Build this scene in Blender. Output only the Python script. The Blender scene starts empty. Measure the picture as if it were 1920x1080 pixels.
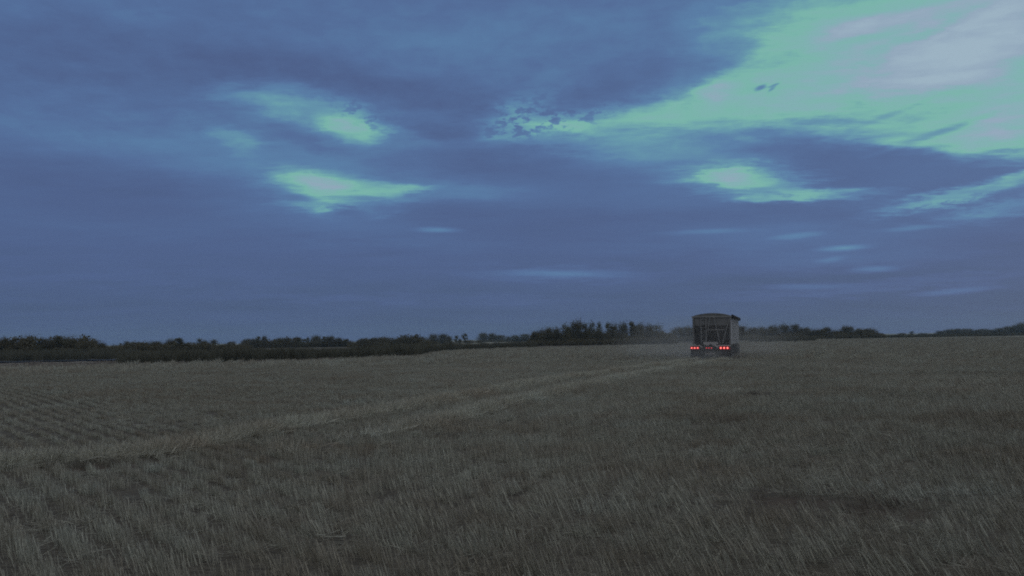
import bpy, bmesh, math, random
import numpy as np
from mathutils import Vector, Matrix

random.seed(7)
rng = np.random.default_rng(7)
sc = bpy.context.scene
COL = sc.collection
R = math.radians

# ------------------------------------------------------------------ camera
F = 1663.0                       # focal length in photo pixels (1920 wide)
PITCH, ROLL, EYE = math.atan(96 / F), -0.015, 1.6
cam_data = bpy.data.cameras.new("camera")
cam_data.sensor_width = 36.0
cam_data.lens = 36.0 * F / 1920.0
cam_data.clip_start, cam_data.clip_end = 0.1, 20000
cam = bpy.data.objects.new("camera", cam_data)
COL.objects.link(cam)
CM = Matrix.Rotation(math.pi / 2 + PITCH, 4, 'X') @ Matrix.Rotation(ROLL, 4, 'Z')
cam.matrix_world = Matrix.Translation((0, 0, EYE)) @ CM
sc.camera = cam
sc.render.resolution_x, sc.render.resolution_y = 1024, 576
CM3 = CM.to_3x3()


def ray(px, py):
    return (CM3 @ Vector(((px - 960) / F, (540 - py) / F, -1))).normalized()


def horizon(px):
    return 636 - 0.015 * (px - 960)


# ------------------------------------------------------------------ light and exposure
sc.view_settings.view_transform = 'Standard'
sc.view_settings.look = 'None'
sc.view_settings.exposure = 0
sc.view_settings.gamma = 1
sc.view_settings.use_curve_mapping = False
sc.cycles.use_denoising = False
sc.cycles.filter_width = 1.9          # soft like the video frame
sc.cycles.max_bounces = 6
sc.cycles.volume_bounces = 1
SUN_EL, SUN_AZ = R(24), R(52)     # behind the bright break in the cloud, to the right
sun_d = bpy.data.lights.new("sun", 'SUN')
sun_d.energy = 0.22
sun_d.angle = R(40)
sun_d.color = (1.0, 0.9, 0.82)
sun = bpy.data.objects.new("sun", sun_d)
COL.objects.link(sun)
sdir = Vector((math.sin(SUN_AZ) * math.cos(SUN_EL), math.cos(SUN_AZ) * math.cos(SUN_EL), math.sin(SUN_EL)))
sun.rotation_euler = sdir.to_track_quat('Z', 'Y').to_euler()


def srgb(r, g, b):
    f = lambda c: (c / 255 / 12.92) if c / 255 <= 0.04045 else ((c / 255 + 0.055) / 1.055) ** 2.4
    return (f(r), f(g), f(b), 1)


class NT:
    def __init__(s, tree):
        s.t = tree
        s.n = tree.nodes
        s.n.clear()

    def add(s, kind, **kw):
        nd = s.n.new(kind)
        for k, v in kw.items():
            setattr(nd, k, v)
        return nd

    def link(s, a, b):
        s.t.links.new(a, b)

    def put(s, sock, v):
        if isinstance(v, bpy.types.NodeSocket):
            s.t.links.new(v, sock)
        else:
            sock.default_value = v

    def math(s, op, a, b=0.0, c=0.0, clamp=False):
        nd = s.add('ShaderNodeMath', operation=op, use_clamp=clamp)
        for i, v in enumerate((a, b, c)):
            s.put(nd.inputs[i], v)
        return nd.outputs[0]

    def maprange(s, v, a, b, c=0.0, d=1.0, kind='SMOOTHSTEP'):
        nd = s.add('ShaderNodeMapRange', interpolation_type=kind)
        for i, x in enumerate((v, a, b, c, d)):
            s.put(nd.inputs[i], x)
        return nd.outputs[0]

    def noise(s, vec, scale, detail=4.0, rough=0.55, distort=0.0):
        nd = s.add('ShaderNodeTexNoise')
        s.put(nd.inputs['Vector'], vec)
        s.put(nd.inputs['Scale'], scale)
        s.put(nd.inputs['Detail'], detail)
        s.put(nd.inputs['Roughness'], rough)
        s.put(nd.inputs['Distortion'], distort)
        return nd.outputs['Fac']

    def vscale(s, vec, x, y, z, rot=0.0):
        nd = s.add('ShaderNodeMapping')
        s.put(nd.inputs['Vector'], vec)
        nd.inputs['Scale'].default_value = (x, y, z)
        nd.inputs['Rotation'].default_value = (0, 0, rot)
        return nd.outputs[0]

    def mixf(s, f, a, b):
        nd = s.add('ShaderNodeMix', data_type='FLOAT')
        s.put(nd.inputs[0], f)
        s.put(nd.inputs[2], a)
        s.put(nd.inputs[3], b)
        return nd.outputs[0]

    def mixc(s, f, a, b, mode='MIX'):
        nd = s.add('ShaderNodeMix', data_type='RGBA', blend_type=mode)
        s.put(nd.inputs[0], f)
        s.put(nd.inputs[6], a)
        s.put(nd.inputs[7], b)
        return nd.outputs[2]


# ------------------------------------------------------------------ sky: cloud brightness over azimuth and elevation
world = bpy.data.worlds.new("World")
sc.world = world
world.use_nodes = True
N = NT(world.node_tree)
tc = N.add('ShaderNodeTexCoord')
sep = N.add('ShaderNodeSeparateXYZ')
N.link(tc.outputs['Generated'], sep.inputs[0])
X, Y, Z = sep.outputs
az = N.math('ARCTAN2', X, Y)
el = N.math('ARCSINE', Z)
ae = N.add('ShaderNodeCombineXYZ')
N.link(az, ae.inputs[0])
N.link(el, ae.inputs[1])
AE = ae.outputs[0]
# the cloud deck as a plane overhead, so that texture closes up towards the horizon
zz = N.math('ADD', N.math('MAXIMUM', Z, 0.0), 0.10)
deck = N.add('ShaderNodeCombineXYZ')
N.link(N.math('DIVIDE', X, zz), deck.inputs[0])
N.link(N.math('DIVIDE', Y, zz), deck.inputs[1])
DK = deck.outputs[0]
# warp for ragged cloud edges
wn = N.add('ShaderNodeTexNoise')
N.link(N.vscale(DK, 1.6, 2.2, 1), wn.inputs['Vector'])
wn.inputs['Scale'].default_value = 1.6
wn.inputs['Detail'].default_value = 7
wn.inputs['Roughness'].default_value = 0.66
wsub = N.add('ShaderNodeVectorMath', operation='SUBTRACT')
N.link(wn.outputs['Color'], wsub.inputs[0])
wsub.inputs[1].default_value = (0.5, 0.5, 0.5)
wmul = N.add('ShaderNodeVectorMath', operation='MULTIPLY')
N.link(wsub.outputs[0], wmul.inputs[0])
wmul.inputs[1].default_value = (0.10, 0.042, 0)
wadd = N.add('ShaderNodeVectorMath', operation='ADD')
N.link(AE, wadd.inputs[0])
N.link(wmul.outputs[0], wadd.inputs[1])
AEW = wadd.outputs[0]


def azel(px, py):
    d = ray(px, py)
    return math.atan2(d.x, d.y), math.asin(d.z)


# base brightness by elevation, with slow banding
n_big = N.noise(N.vscale(DK, 0.55, 1.0, 1), 1.3, 6, 0.55, 0.3)
n_str = N.noise(N.vscale(AE, 2.2, 17, 1, R(-3)), 1.7, 6, 0.6, 0.4)
n_fine = N.noise(N.vscale(DK, 1.0, 2.4, 1), 7.0, 5, 0.62)
b = N.maprange(el, 0.0, 0.22, 0.0, 0.27, 'LINEAR')
n_rag = N.noise(N.vscale(DK, 0.8, 2.2, 1, R(10)), 4.5, 8, 0.68, 0.3)
n_ray = N.noise(N.vscale(AE, 3.0, 30, 1, R(14)), 1.6, 6, 0.6, 0.5)
BL = []


def blob(px, py, rx, ry, level, tilt=0.0, hard=0.45, op=1.0):
    BL.append((px, py, rx, ry, level, tilt, hard, op))


# dark and pale bands
blob(130, 120, 300, 80, 0.16, 4, 0.2, 0.8)
blob(480, 130, 330, 55, 0.13, 6, 0.2, 0.85)
blob(960, 70, 420, 60, 0.36, 0, 0.2, 0.8)
blob(250, 230, 330, 55, 0.33, 2, 0.2, 0.8)
blob(330, 290, 300, 40, 0.35, 2, 0.2, 0.8)
blob(200, 360, 330, 60, 0.14, 3, 0.2, 0.85)
blob(1220, 330, 330, 90, 0.27, 0, 0.1, 0.8)
blob(1150, 110, 220, 70, 0.33, 0, 0.2, 0.8)
blob(760, 230, 220, 40, 0.3, 4, 0.2, 0.9)
blob(850, 185, 170, 34, 0.13, 6, 0.3, 0.9)
blob(690, 170, 130, 30, 0.17, 8, 0.3, 0.9)
# teal veil between the two openings
blob(640, 330, 300, 110, 0.41, 10, 0.05, 0.9)
blob(640, 232, 170, 55, 0.42, 10, 0.05, 0.9)
blob(650, 358, 170, 62, 0.48, 6, 0.05, 0.9)
blob(870, 345, 150, 36, 0.40, 8, 0.1, 0.9)
blob(1230, 270, 260, 75, 0.47, 16, 0.15, 0.95)
blob(1170, 232, 200, 52, 0.56, 4, 0.3)
blob(1020, 222, 130, 48, 0.55, -6, 0.35)
blob(1060, 245, 75, 15, 0.66, 4, 0.3)
blob(1280, 215, 150, 40, 0.66, -8, 0.3)
# the big bright break, upper right
blob(1700, 150, 420, 150, 0.70, -3, 0.72)
blob(1560, 75, 225, 95, 0.68, -12, 0.5)
blob(1420, 185, 180, 55, 0.68, -10, 0.35)
blob(1860, 110, 330, 200, 0.74, 0, 0.7)
blob(1690, 130, 300, 75, 0.84, -14, 0.3, 0.9)
blob(1780, 105, 190, 60, 0.97, -16, 0.35, 0.9)
blob(1840, 60, 140, 60, 0.97, -16, 0.3, 0.9)
blob(1570, 62, 90, 18, 0.92, -6, 0.3, 0.9)
blob(1350, 170, 55, 22, 0.88, -16, 0.2, 0.9)
blob(1580, 200, 90, 22, 0.84, -10, 0.2, 0.8)
blob(1880, 245, 60, 40, 0.9, 10, 0.2, 0.9)
blob(1500, 85, 130, 30, 0.72, -15, 0.2, 0.8)
blob(1730, 65, 130, 12, 0.72, -15, 0.2, 0.8)
blob(1330, 70, 120, 70, 0.47, -25, 0.05)
blob(1240, 85, 130, 75, 0.33, -28, 0.25)
blob(1350, 110, 70, 26, 0.34, -25, 0.05, 0.9)
blob(1480, 120, 90, 30, 0.80, -18, 0.1, 0.7)
blob(1660, 45, 200, 18, 0.90, -4, 0.1, 0.7)
blob(1800, 210, 160, 16, 0.72, -16, 0.1, 0.8)
blob(1190, 140, 190, 46, 0.25, -14, 0.4)
blob(1110, 180, 80, 22, 0.2, -8, 0.3, 0.9)
# dark lens of cloud under it
blob(1450, 265, 150, 34, 0.42, 6, 0.2, 0.9)
blob(1640, 308, 370, 62, 0.30, 4, 0.35)
blob(1600, 318, 270, 54, 0.19, 7, 0.35)
blob(1800, 322, 220, 36, 0.22, -5, 0.4)
blob(1450, 58, 120, 62, 0.66, -8, 0.2)
blob(1340, 62, 90, 50, 0.47, -15, 0.05, 0.85)
blob(1660, 222, 210, 44, 0.66, 8, 0.35)
blob(1840, 238, 200, 52, 0.72, 9, 0.45)
blob(1870, 235, 70, 36, 0.88, 10, 0.1, 0.8)
blob(1650, 222, 95, 6, 0.57, -15, 0.1, 0.8)
blob(1755, 250, 115, 7, 0.54, -13, 0.1, 0.85)
blob(1560, 232, 80, 9, 0.5, 4, 0.1, 0.7)
# openings under the lens
blob(1330, 292, 160, 30, 0.46, 14, 0.1)
blob(1400, 340, 135, 25, 0.68, 8, 0.4)
blob(1365, 337, 55, 17, 0.84, 6, 0.2)
blob(1500, 365, 150, 13, 0.62, 4, 0.2)
blob(1850, 352, 170, 16, 0.62, -11, 0.3)
blob(1770, 372, 130, 14, 0.56, -5, 0.25)
blob(1880, 390, 120, 22, 0.46, -3, 0.2)
blob(1895, 362, 45, 7, 0.30, -8, 0.1, 0.8)
# openings left of centre
blob(560, 205, 145, 33, 0.52, 8, 0.45)
blob(674, 240, 60, 27, 0.68, 12, 0.3)
blob(660, 236, 34, 10, 0.78, 10, 0.1)
blob(560, 262, 110, 16, 0.27, 10, 0.3)
blob(440, 264, 60, 20, 0.50, 22, 0.1)
blob(630, 352, 130, 36, 0.70, 7, 0.4)
blob(615, 345, 70, 16, 0.88, 10, 0.2)
blob(622, 382, 95, 23, 0.74, 3, 0.3)
blob(700, 372, 80, 16, 0.62, 2, 0.2)
blob(745, 352, 70, 12, 0.64, 3, 0.25)
blob(710, 396, 62, 10, 0.64, -4, 0.25)
blob(550, 370, 45, 8, 0.34, 6, 0.2, 0.9)
blob(690, 372, 70, 5, 0.5, 3, 0.2, 0.8)
blob(650, 400, 40, 12, 0.26, 0, 0.2)
# dark bellies
blob(950, 320, 260, 40, 0.18, 8, 0.15, 0.9)
blob(880, 408, 330, 34, 0.17, 2, 0.15, 0.9)
blob(820, 238, 95, 17, 0.16, 4, 0.35)
blob(1100, 430, 260, 36, 0.14, 2, 0.1, 0.8)
# wisps low in the sky
blob(1480, 445, 330, 30, 0.27, 1, 0.05, 0.8)
blob(1600, 480, 260, 30, 0.25, 0, 0.05, 0.8)
blob(1620, 540, 330, 12, 0.2, -1, 0.05, 0.8)
blob(1060, 512, 260, 16, 0.22, 3, 0.05, 0.8)
blob(300, 520, 420, 16, 0.15, 1, 0.05, 0.8)
blob(700, 560, 420, 10, 0.13, 2, 0.05, 0.8)
blob(822, 431, 48, 6, 0.46, 2, 0.1)
blob(1493, 442, 52, 6, 0.40, -2, 0.1)
blob(1582, 465, 52, 6, 0.50, 0, 0.1)
blob(1560, 486, 30, 6, 0.36, -6, 0.1)
blob(1640, 505, 48, 6, 0.36, 2, 0.1)
blob(1708, 428, 50, 5, 0.36, 0, 0.1)
blob(1330, 434, 90, 6, 0.34, 0, 0.1)
blob(1050, 513, 120, 8, 0.36, 3, 0.1)
blob(1510, 537, 90, 6, 0.28, 2, 0.1)
blob(1790, 546, 80, 6, 0.28, -3, 0.1)
blob(1427, 164, 14, 5, 0.48, -24, 0.1)
blob(1446, 168, 9, 3, 0.55, -30, 0.1)
blob(1453, 159, 13, 3, 0.52, -15, 0.1)

for bi, (px, py, rx, ry, level, tilt, hard, op) in enumerate(BL):
    if bi % 12 == 11:       # keeps the shader's evaluation in order, a dozen patches at a time
        q = N.add('ShaderNodeVectorMath', operation='MULTIPLY_ADD')
        N.link(b, q.inputs[0])
        q.inputs[1].default_value = (0, 0, 1e-7)
        N.link(AEW, q.inputs[2])
        AEW = q.outputs[0]
        q = N.add('ShaderNodeVectorMath', operation='MULTIPLY_ADD')
        N.link(b, q.inputs[0])
        q.inputs[1].default_value = (0, 0, 1e-7)
        N.link(AE, q.inputs[2])
        AE = q.outputs[0]
    a0, e0 = azel(px, py)
    mp = N.add('ShaderNodeMapping', vector_type='TEXTURE')
    N.link(AEW if ry > 8 else AE, mp.inputs['Vector'])
    mp.inputs['Location'].default_value = (a0, e0, 0)
    mp.inputs['Rotation'].default_value = (0, 0, R(-tilt) + 0.015)
    mp.inputs['Scale'].default_value = (rx * 1.25 / F * math.cos(a0), ry * 1.25 / F, 1)
    ln = N.add('ShaderNodeVectorMath', operation='LENGTH')
    N.link(mp.outputs[0], ln.inputs[0])
    rag = N.math('ADD', ln.outputs['Value'], N.math('MULTIPLY', N.math('SUBTRACT', n_rag, 0.5), 0.9 if (level > 0.3 and ry < 60) or ry < 8 else 0.35))
    m = N.maprange(rag, hard * 0.5, 1.12, op, 0.0)
    b = N.mixf(m, b, level)
# mackerel ripples by the middle opening, fine grain elsewhere
vor = N.add('ShaderNodeTexNoise')
N.link(N.vscale(DK, 1.3, 0.9, 1, R(28)), vor.inputs['Vector'])
vor.inputs['Scale'].default_value = 17
vor.inputs['Detail'].default_value = 4
vor.inputs['Roughness'].default_value = 0.6
rip = N.maprange(vor.outputs['Fac'], 0.47, 0.60)


def mask_at(px, py, rx, ry, tilt):
    a0, e0 = azel(px, py)
    mp = N.add('ShaderNodeMapping', vector_type='TEXTURE')
    N.link(AEW, mp.inputs['Vector'])
    mp.inputs['Location'].default_value = (a0, e0, 0)
    mp.inputs['Rotation'].default_value = (0, 0, R(-tilt))
    mp.inputs['Scale'].default_value = (rx / F, ry / F, 1)
    ln = N.add('ShaderNodeVectorMath', operation='LENGTH')
    N.link(mp.outputs[0], ln.inputs[0])
    return N.maprange(ln.outputs['Value'], 0.3, 1.0, 1.0, 0.0)


rm = N.math('MAXIMUM', mask_at(1000, 212, 230, 66, -8), N.math('MULTIPLY', mask_at(710, 208, 130, 40, 10), 0.75))
rm = N.math('MAXIMUM', rm, N.math('MULTIPLY', mask_at(1790, 388, 170, 22, -4), 0.5))
b = N.mixf(N.math('MULTIPLY', N.math('MULTIPLY', rip, rm), 0.85), b, 0.24)
b = N.math('ADD', b, N.math('MULTIPLY', N.math('SUBTRACT', n_big, 0.5), 0.16))
b = N.math('ADD', b, N.math('MULTIPLY', N.math('SUBTRACT', n_str, 0.5), 0.17))
b = N.math('ADD', b, N.math('MULTIPLY', N.math('SUBTRACT', n_fine, 0.5), 0.05))
n_mot = N.noise(N.vscale(DK, 1.25, 0.95, 1, R(25)), 8.0, 6, 0.62, 0.3)
b = N.math('ADD', b, N.math('MULTIPLY', N.maprange(el, 0.13, 0.26), N.math('MULTIPLY', N.math('SUBTRACT', n_mot, 0.5), 0.22)))
br_ = N.maprange(b, 0.36, 0.62)
b = N.math('ADD', b, N.math('MULTIPLY', br_, N.math('MULTIPLY', N.math('SUBTRACT', n_rag, 0.5), 0.30)))
b = N.math('ADD', b, N.math('MULTIPLY', br_, N.math('MULTIPLY', N.math('SUBTRACT', n_ray, 0.5), 0.38)))
ramp = N.add('ShaderNodeValToRGB')
N.link(b, ramp.inputs[0])
stops = [(0.0, (71, 89, 123)), (0.13, (78, 97, 139)), (0.28, (84, 110, 154)), (0.42, (90, 127, 167)), (0.54, (102, 152, 172)),
         (0.67, (122, 182, 171)), (0.78, (131, 176, 181)), (0.88, (147, 169, 189)), (1.0, (157, 180, 196))]
cr = ramp.color_ramp
cr.elements[0].position, cr.elements[0].color = stops[0][0], srgb(*stops[0][1])
cr.elements[1].position, cr.elements[1].color = stops[-1][0], srgb(*stops[-1][1])
for p, c in stops[1:-1]:
    cr.elements.new(p).color = srgb(*c)
sky = N.add('ShaderNodeTexSky', sky_type='NISHITA', sun_disc=False, sun_elevation=SUN_EL, sun_rotation=SUN_AZ)
bg_sky = N.add('ShaderNodeBackground')
N.link(sky.outputs[0], bg_sky.inputs[0])
bg_sky.inputs[1].default_value = 0.05
# unseen grey cloud overhead and behind, added to give the field more neutral light
over = N.math('MAXIMUM', N.maprange(el, 0.40, 0.95), N.math('MULTIPLY', N.maprange(N.math('ABSOLUTE', az), 0.8, 1.8), N.maprange(el, 0.0, 0.5, 0.35, 1.0, 'LINEAR')))
grey = N.mixc(N.maprange(n_big, 0.3, 0.7), srgb(150, 157, 164), srgb(174, 180, 187))
cloudc = N.mixc(over, ramp.outputs[0], grey)
bg_cloud = N.add('ShaderNodeBackground')
N.link(cloudc, bg_cloud.inputs[0])
bg_cloud.inputs[1].default_value = 1.0
mixw = N.add('ShaderNodeMixShader')
mixw.inputs[0].default_value = 0.97
N.link(bg_sky.outputs[0], mixw.inputs[1])
N.link(bg_cloud.outputs[0], mixw.inputs[2])
outw = N.add('ShaderNodeOutputWorld')
N.link(mixw.outputs[0], outw.inputs[0])


# ------------------------------------------------------------------ helpers
def mat(name):
    m = bpy.data.materials.new(name)
    m.use_nodes = True
    return m, NT(m.node_tree)


def plain(name, col, rough=0.6, metal=0.0, var=0.25, scale=3.0, spec=0.3):
    m, n = mat(name)
    g = n.add('ShaderNodeNewGeometry')
    o = n.add('ShaderNodeTexCoord')
    f = n.noise(o.outputs['Object'], scale, 5, 0.6)
    f = n.maprange(f, 0.3, 0.75, 1 - var, 1 + var, 'LINEAR')
    c = n.mixc(1.0, (*col, 1), n_rgb(n, f), 'MULTIPLY')
    p = n.add('ShaderNodeBsdfPrincipled')
    n.link(c, p.inputs['Base Color'])
    p.inputs['Roughness'].default_value = rough
    p.inputs['Metallic'].default_value = metal
    p.inputs['Specular IOR Level'].default_value = spec
    n.link(p.outputs[0], n.add('ShaderNodeOutputMaterial').inputs[0])
    return m


def n_rgb(n, v):
    c = n.add('ShaderNodeCombineColor')
    for i in range(3):
        n.put(c.inputs[i], v)
    return c.outputs[0]


def mesh_np(name, verts, faces, m=None, smooth=False):
    me = bpy.data.meshes.new(name)
    me.from_pydata([tuple(v) for v in verts], [], [tuple(f) for f in faces])
    if m:
        me.materials.append(m)
    if smooth:
        me.polygons.foreach_set('use_smooth', [True] * len(me.polygons))
    me.update()
    return me


def link(name, me, parent=None):
    o = bpy.data.objects.new(name, me)
    COL.objects.link(o)
    if parent:
        o.parent = parent
    return o


def tag(o, label=None, cat=None, group=None, kind=None):
    for k, v in (('label', label), ('category', cat), ('group', group), ('kind', kind)):
        if v:
            o[k] = v
    return o


# ------------------------------------------------------------------ terrain
EDGE_PX = [(-400, 695), (0, 692), (230, 687), (480, 680), (560, 678), (700, 673), (780, 669), (830, 659.5), (930, 655), (1080, 652),
           (1300, 646), (1400, 641), (1560, 634), (1700, 632.5), (1900, 631), (2300, 630)]
EA = [math.atan((p - 960) / F) for p, y in EDGE_PX]
ER = [EYE * F / (y - horizon(p)) / math.cos(math.atan((p - 960) / F)) for p, y in EDGE_PX]


def edge_r(a):
    return np.interp(a, EA, ER)


def ground_z(x, y):
    x = np.asarray(x, float)
    y = np.asarray(y, float)
    r = np.hypot(x, y)
    z = 0.035 * np.sin(x * 0.31 + 0.7) * np.cos(y * 0.23) + 0.02 * np.sin(x * 0.9 + y * 0.7)
    z = z * np.clip((r - 4) / 6, 0, 1) * np.clip((160 - r) / 60, 0, 1)
    # slough basin to the left
    a = np.arctan2(x, y)
    s = np.clip((r - edge_r(a)) / 12, 0, 1) * np.clip((-0.12 - a) / 0.1, 0, 1) * np.clip((150 - r) / 25, 0, 1)
    return z - 0.3 * s * s * (3 - 2 * s)


# stubble rows run away to the left
ROW_AZ = R(-36.5)
RD = np.array([math.sin(ROW_AZ), math.cos(ROW_AZ)])
RN = np.array([RD[1], -RD[0]])
# wheel tracks, from the lower left to the truck
TRACKS = [np.array(t) for t in (
    [(-9.5, 8.6), (-7.2, 10.6), (-5.2, 12.7), (-3.8, 17.2), (-1.5, 23.5), (1.9, 34.0), (5.2, 42.5), (8.7, 50.0), (12.6, 60.5)],
    [(-5.6, 8.4), (-4.4, 10.4), (-3.6, 12.0), (-2.0, 15.4), (-0.37, 20.5), (2.5, 29.0), (5.4, 37.7), (10.4, 49.5), (14.6, 60.0)])]


def track_dist(x, y, tracks=None):
    best = np.full(np.shape(x), 1e9)
    for T in (tracks or TRACKS):
        for (ax, ay), (bx, by) in zip(T[:-1], T[1:]):
            dx, dy = bx - ax, by - ay
            t = np.clip(((x - ax) * dx + (y - ay) * dy) / (dx * dx + dy * dy), 0, 1)
            best = np.minimum(best, np.hypot(x - ax - t * dx, y - ay - t * dy))
    return best


def straw_colour(n, pos, dark, mid, pale):
    """shared tint of the stubble field over the ground: slow patches, bands along the rows"""
    f1 = n.noise(pos, 0.35, 4, 0.6)
    f2 = n.noise(n.vscale(pos, 0.08, 0.9, 0.0, ROW_AZ * -1), 1.0, 4, 0.6)
    f = n.math('ADD', n.math('MULTIPLY', f1, 0.6), n.math('MULTIPLY', f2, 0.4))
    c = n.mixc(n.maprange(f, 0.36, 0.52), (*dark, 1), (*mid, 1))
    return n.mixc(n.maprange(f, 0.52, 0.68), c, (*pale, 1))


ROT = ((3.0, 8.2, 0.85, 0.5, -0.5, 0.75), (2.55, 8.7, 0.45, 0.3, -0.4, 0.7), (3.9, 16.8, 0.9, 1.2, 0, 0.25), (6.3, 23.2, 0.5, 0.7, 0, 0.85), (7.2, 23.0, 0.5, 0.4, 0, 0.7),
       (-1.1, 14.6, 0.35, 0.3, 0, 0.8), (-0.5, 14.8, 0.35, 0.3, 0, 0.7), (-5.4, 11.6, 0.7, 0.35, 0.3, 0.7))


def rotted(n, pos, c):
    wob = n.noise(pos, 3.0, 4, 0.65)
    for cx, cy, rx, ry, ro, am in ROT:
        mp = n.add('ShaderNodeMapping', vector_type='TEXTURE')
        n.link(pos, mp.inputs['Vector'])
        mp.inputs['Location'].default_value = (cx, cy, 0)
        mp.inputs['Rotation'].default_value = (0, 0, ro)
        mp.inputs['Scale'].default_value = (rx, ry, 1e4)
        ln = n.add('ShaderNodeVectorMath', operation='LENGTH')
        n.link(mp.outputs[0], ln.inputs[0])
        d = n.math('ADD', ln.outputs['Value'], n.math('MULTIPLY', n.math('SUBTRACT', wob, 0.5), 1.6))
        c = n.mixc(n.maprange(d, 0.4, 1.2, am, 0.0), c, (0.10, 0.078, 0.06, 1))
    return c


STRAW = ((0.38, 0.335, 0.255), (0.45, 0.44, 0.355), (0.505, 0.525, 0.45))
m_ground, n = mat("field_soil")
g = n.add('ShaderNodeNewGeometry')
P = g.outputs['Position']
straw = straw_colour(n, P, *[tuple(c * 0.8 for c in s) for s in STRAW])
soilf = n.noise(P, 9.0, 6, 0.7)
chaff = n.noise(n.vscale(P, 3.0, 14.0, 1, 0.6), 2.5, 5, 0.65)
near = n.math('MULTIPLY', n.maprange(soilf, 0.42, 0.62), 0.85)
dist = n.add('ShaderNodeVectorMath', operation='LENGTH')
n.link(P, dist.inputs[0])
soil = n.mixc(n.maprange(chaff, 0.35, 0.7), (0.05, 0.043, 0.036, 1), (0.17, 0.15, 0.12, 1))
cov = n.math('ADD', n.math('MULTIPLY', n.noise(P, 1.3, 6, 0.7), 0.35), n.math('MULTIPLY', n.noise(P, 0.06, 5, 0.6), 0.5))
infield = n.maprange(dist.outputs['Value'], 285, 315, 1.0, 0.0)
cov = n.math('SUBTRACT', cov, n.math('MULTIPLY', infield, 0.17))
cc = n.mixc(n.maprange(cov, 0.28, 0.5), soil, straw)
far = n.noise(n.vscale(P, 0.004, 0.03, 0), 1.0, 5, 0.6)
cc = n.mixc(n.maprange(far, 0.3, 0.7, 0.0, 0.35), cc, (0.16, 0.14, 0.08, 1))
cc = rotted(n, P, cc)
p = n.add('ShaderNodeBsdfPrincipled')
n.link(cc, p.inputs['Base Color'])
p.inputs['Roughness'].default_value = 0.9
p.inputs['Specular IOR Level'].default_value = 0.1
bp = n.add('ShaderNodeBump')
n.link(soilf, bp.inputs['Height'])
bp.inputs['Strength'].default_value = 0.6
bp.inputs['Distance'].default_value = 0.05
n.link(bp.outputs[0], p.inputs['Normal'])
n.link(p.outputs[0], n.add('ShaderNodeOutputMaterial').inputs[0])

rad = np.concatenate([[0.0], np.geomspace(1.5, 9000, 190)])
ang = np.linspace(-math.pi, math.pi, 361)[:-1]
vs, fs = [(0, 0, float(ground_z(0, 0)))], []
for r_ in rad[1:]:
    xs, ys = r_ * np.sin(ang), r_ * np.cos(ang)
    vs += list(zip(xs, ys, ground_z(xs, ys)))
na = len(ang)
for j in range(na):
    fs.append((0, 1 + (j + 1) % na, 1 + j))
for i in range(len(rad) - 2):
    o = 1 + i * na
    for j in range(na):
        k = (j + 1) % na
        fs.append((o + j, o + k, o + na + k, o + na + j))
ground = link("field_ground", mesh_np("field_ground", vs, fs, m_ground, True))
tag(ground, "broad flat harvested field running out to the horizon", "ground", kind="structure")

# ------------------------------------------------------------------ stubble
m_straw, n = mat("stubble_straw")
g = n.add('ShaderNodeNewGeometry')
oi = n.add('ShaderNodeObjectInfo')
c = straw_colour(n, g.outputs['Position'], *STRAW)
isl = g.outputs['Random Per Island']
v = n.maprange(n.math('POWER', isl, 1.6), 0, 1, 0.55, 1.65, 'LINEAR')
c = n.mixc(1.0, c, n_rgb(n, v), 'MULTIPLY')
c = n.mixc(n.math('MULTIPLY', n.math('POWER', oi.outputs['Random'], 2.0), 0.45), c, (0.22, 0.16, 0.11, 1))
c = rotted(n, g.outputs['Position'], c)
p = n.add('ShaderNodeBsdfPrincipled')
n.link(c, p.inputs['Base Color'])
p.inputs['Roughness'].default_value = 0.5
p.inputs['Specular IOR Level'].default_value = 0.25
tr = n.add('ShaderNodeBsdfTranslucent')
n.link(c, tr.inputs[0])
mx = n.add('ShaderNodeMixShader')
mx.inputs[0].default_value = 0.1
n.link(p.outputs[0], mx.inputs[1])
n.link(tr.outputs[0], mx.inputs[2])
n.link(mx.outputs[0], n.add('ShaderNodeOutputMaterial').inputs[0])


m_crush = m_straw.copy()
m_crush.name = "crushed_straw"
for nd in m_crush.node_tree.nodes:      # crushed straw, paler in itself; light off the bent stalks is painted in too
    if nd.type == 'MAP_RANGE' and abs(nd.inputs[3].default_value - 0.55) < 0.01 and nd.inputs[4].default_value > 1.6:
        nd.inputs[3].default_value, nd.inputs[4].default_value = 0.95, 1.65


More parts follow.
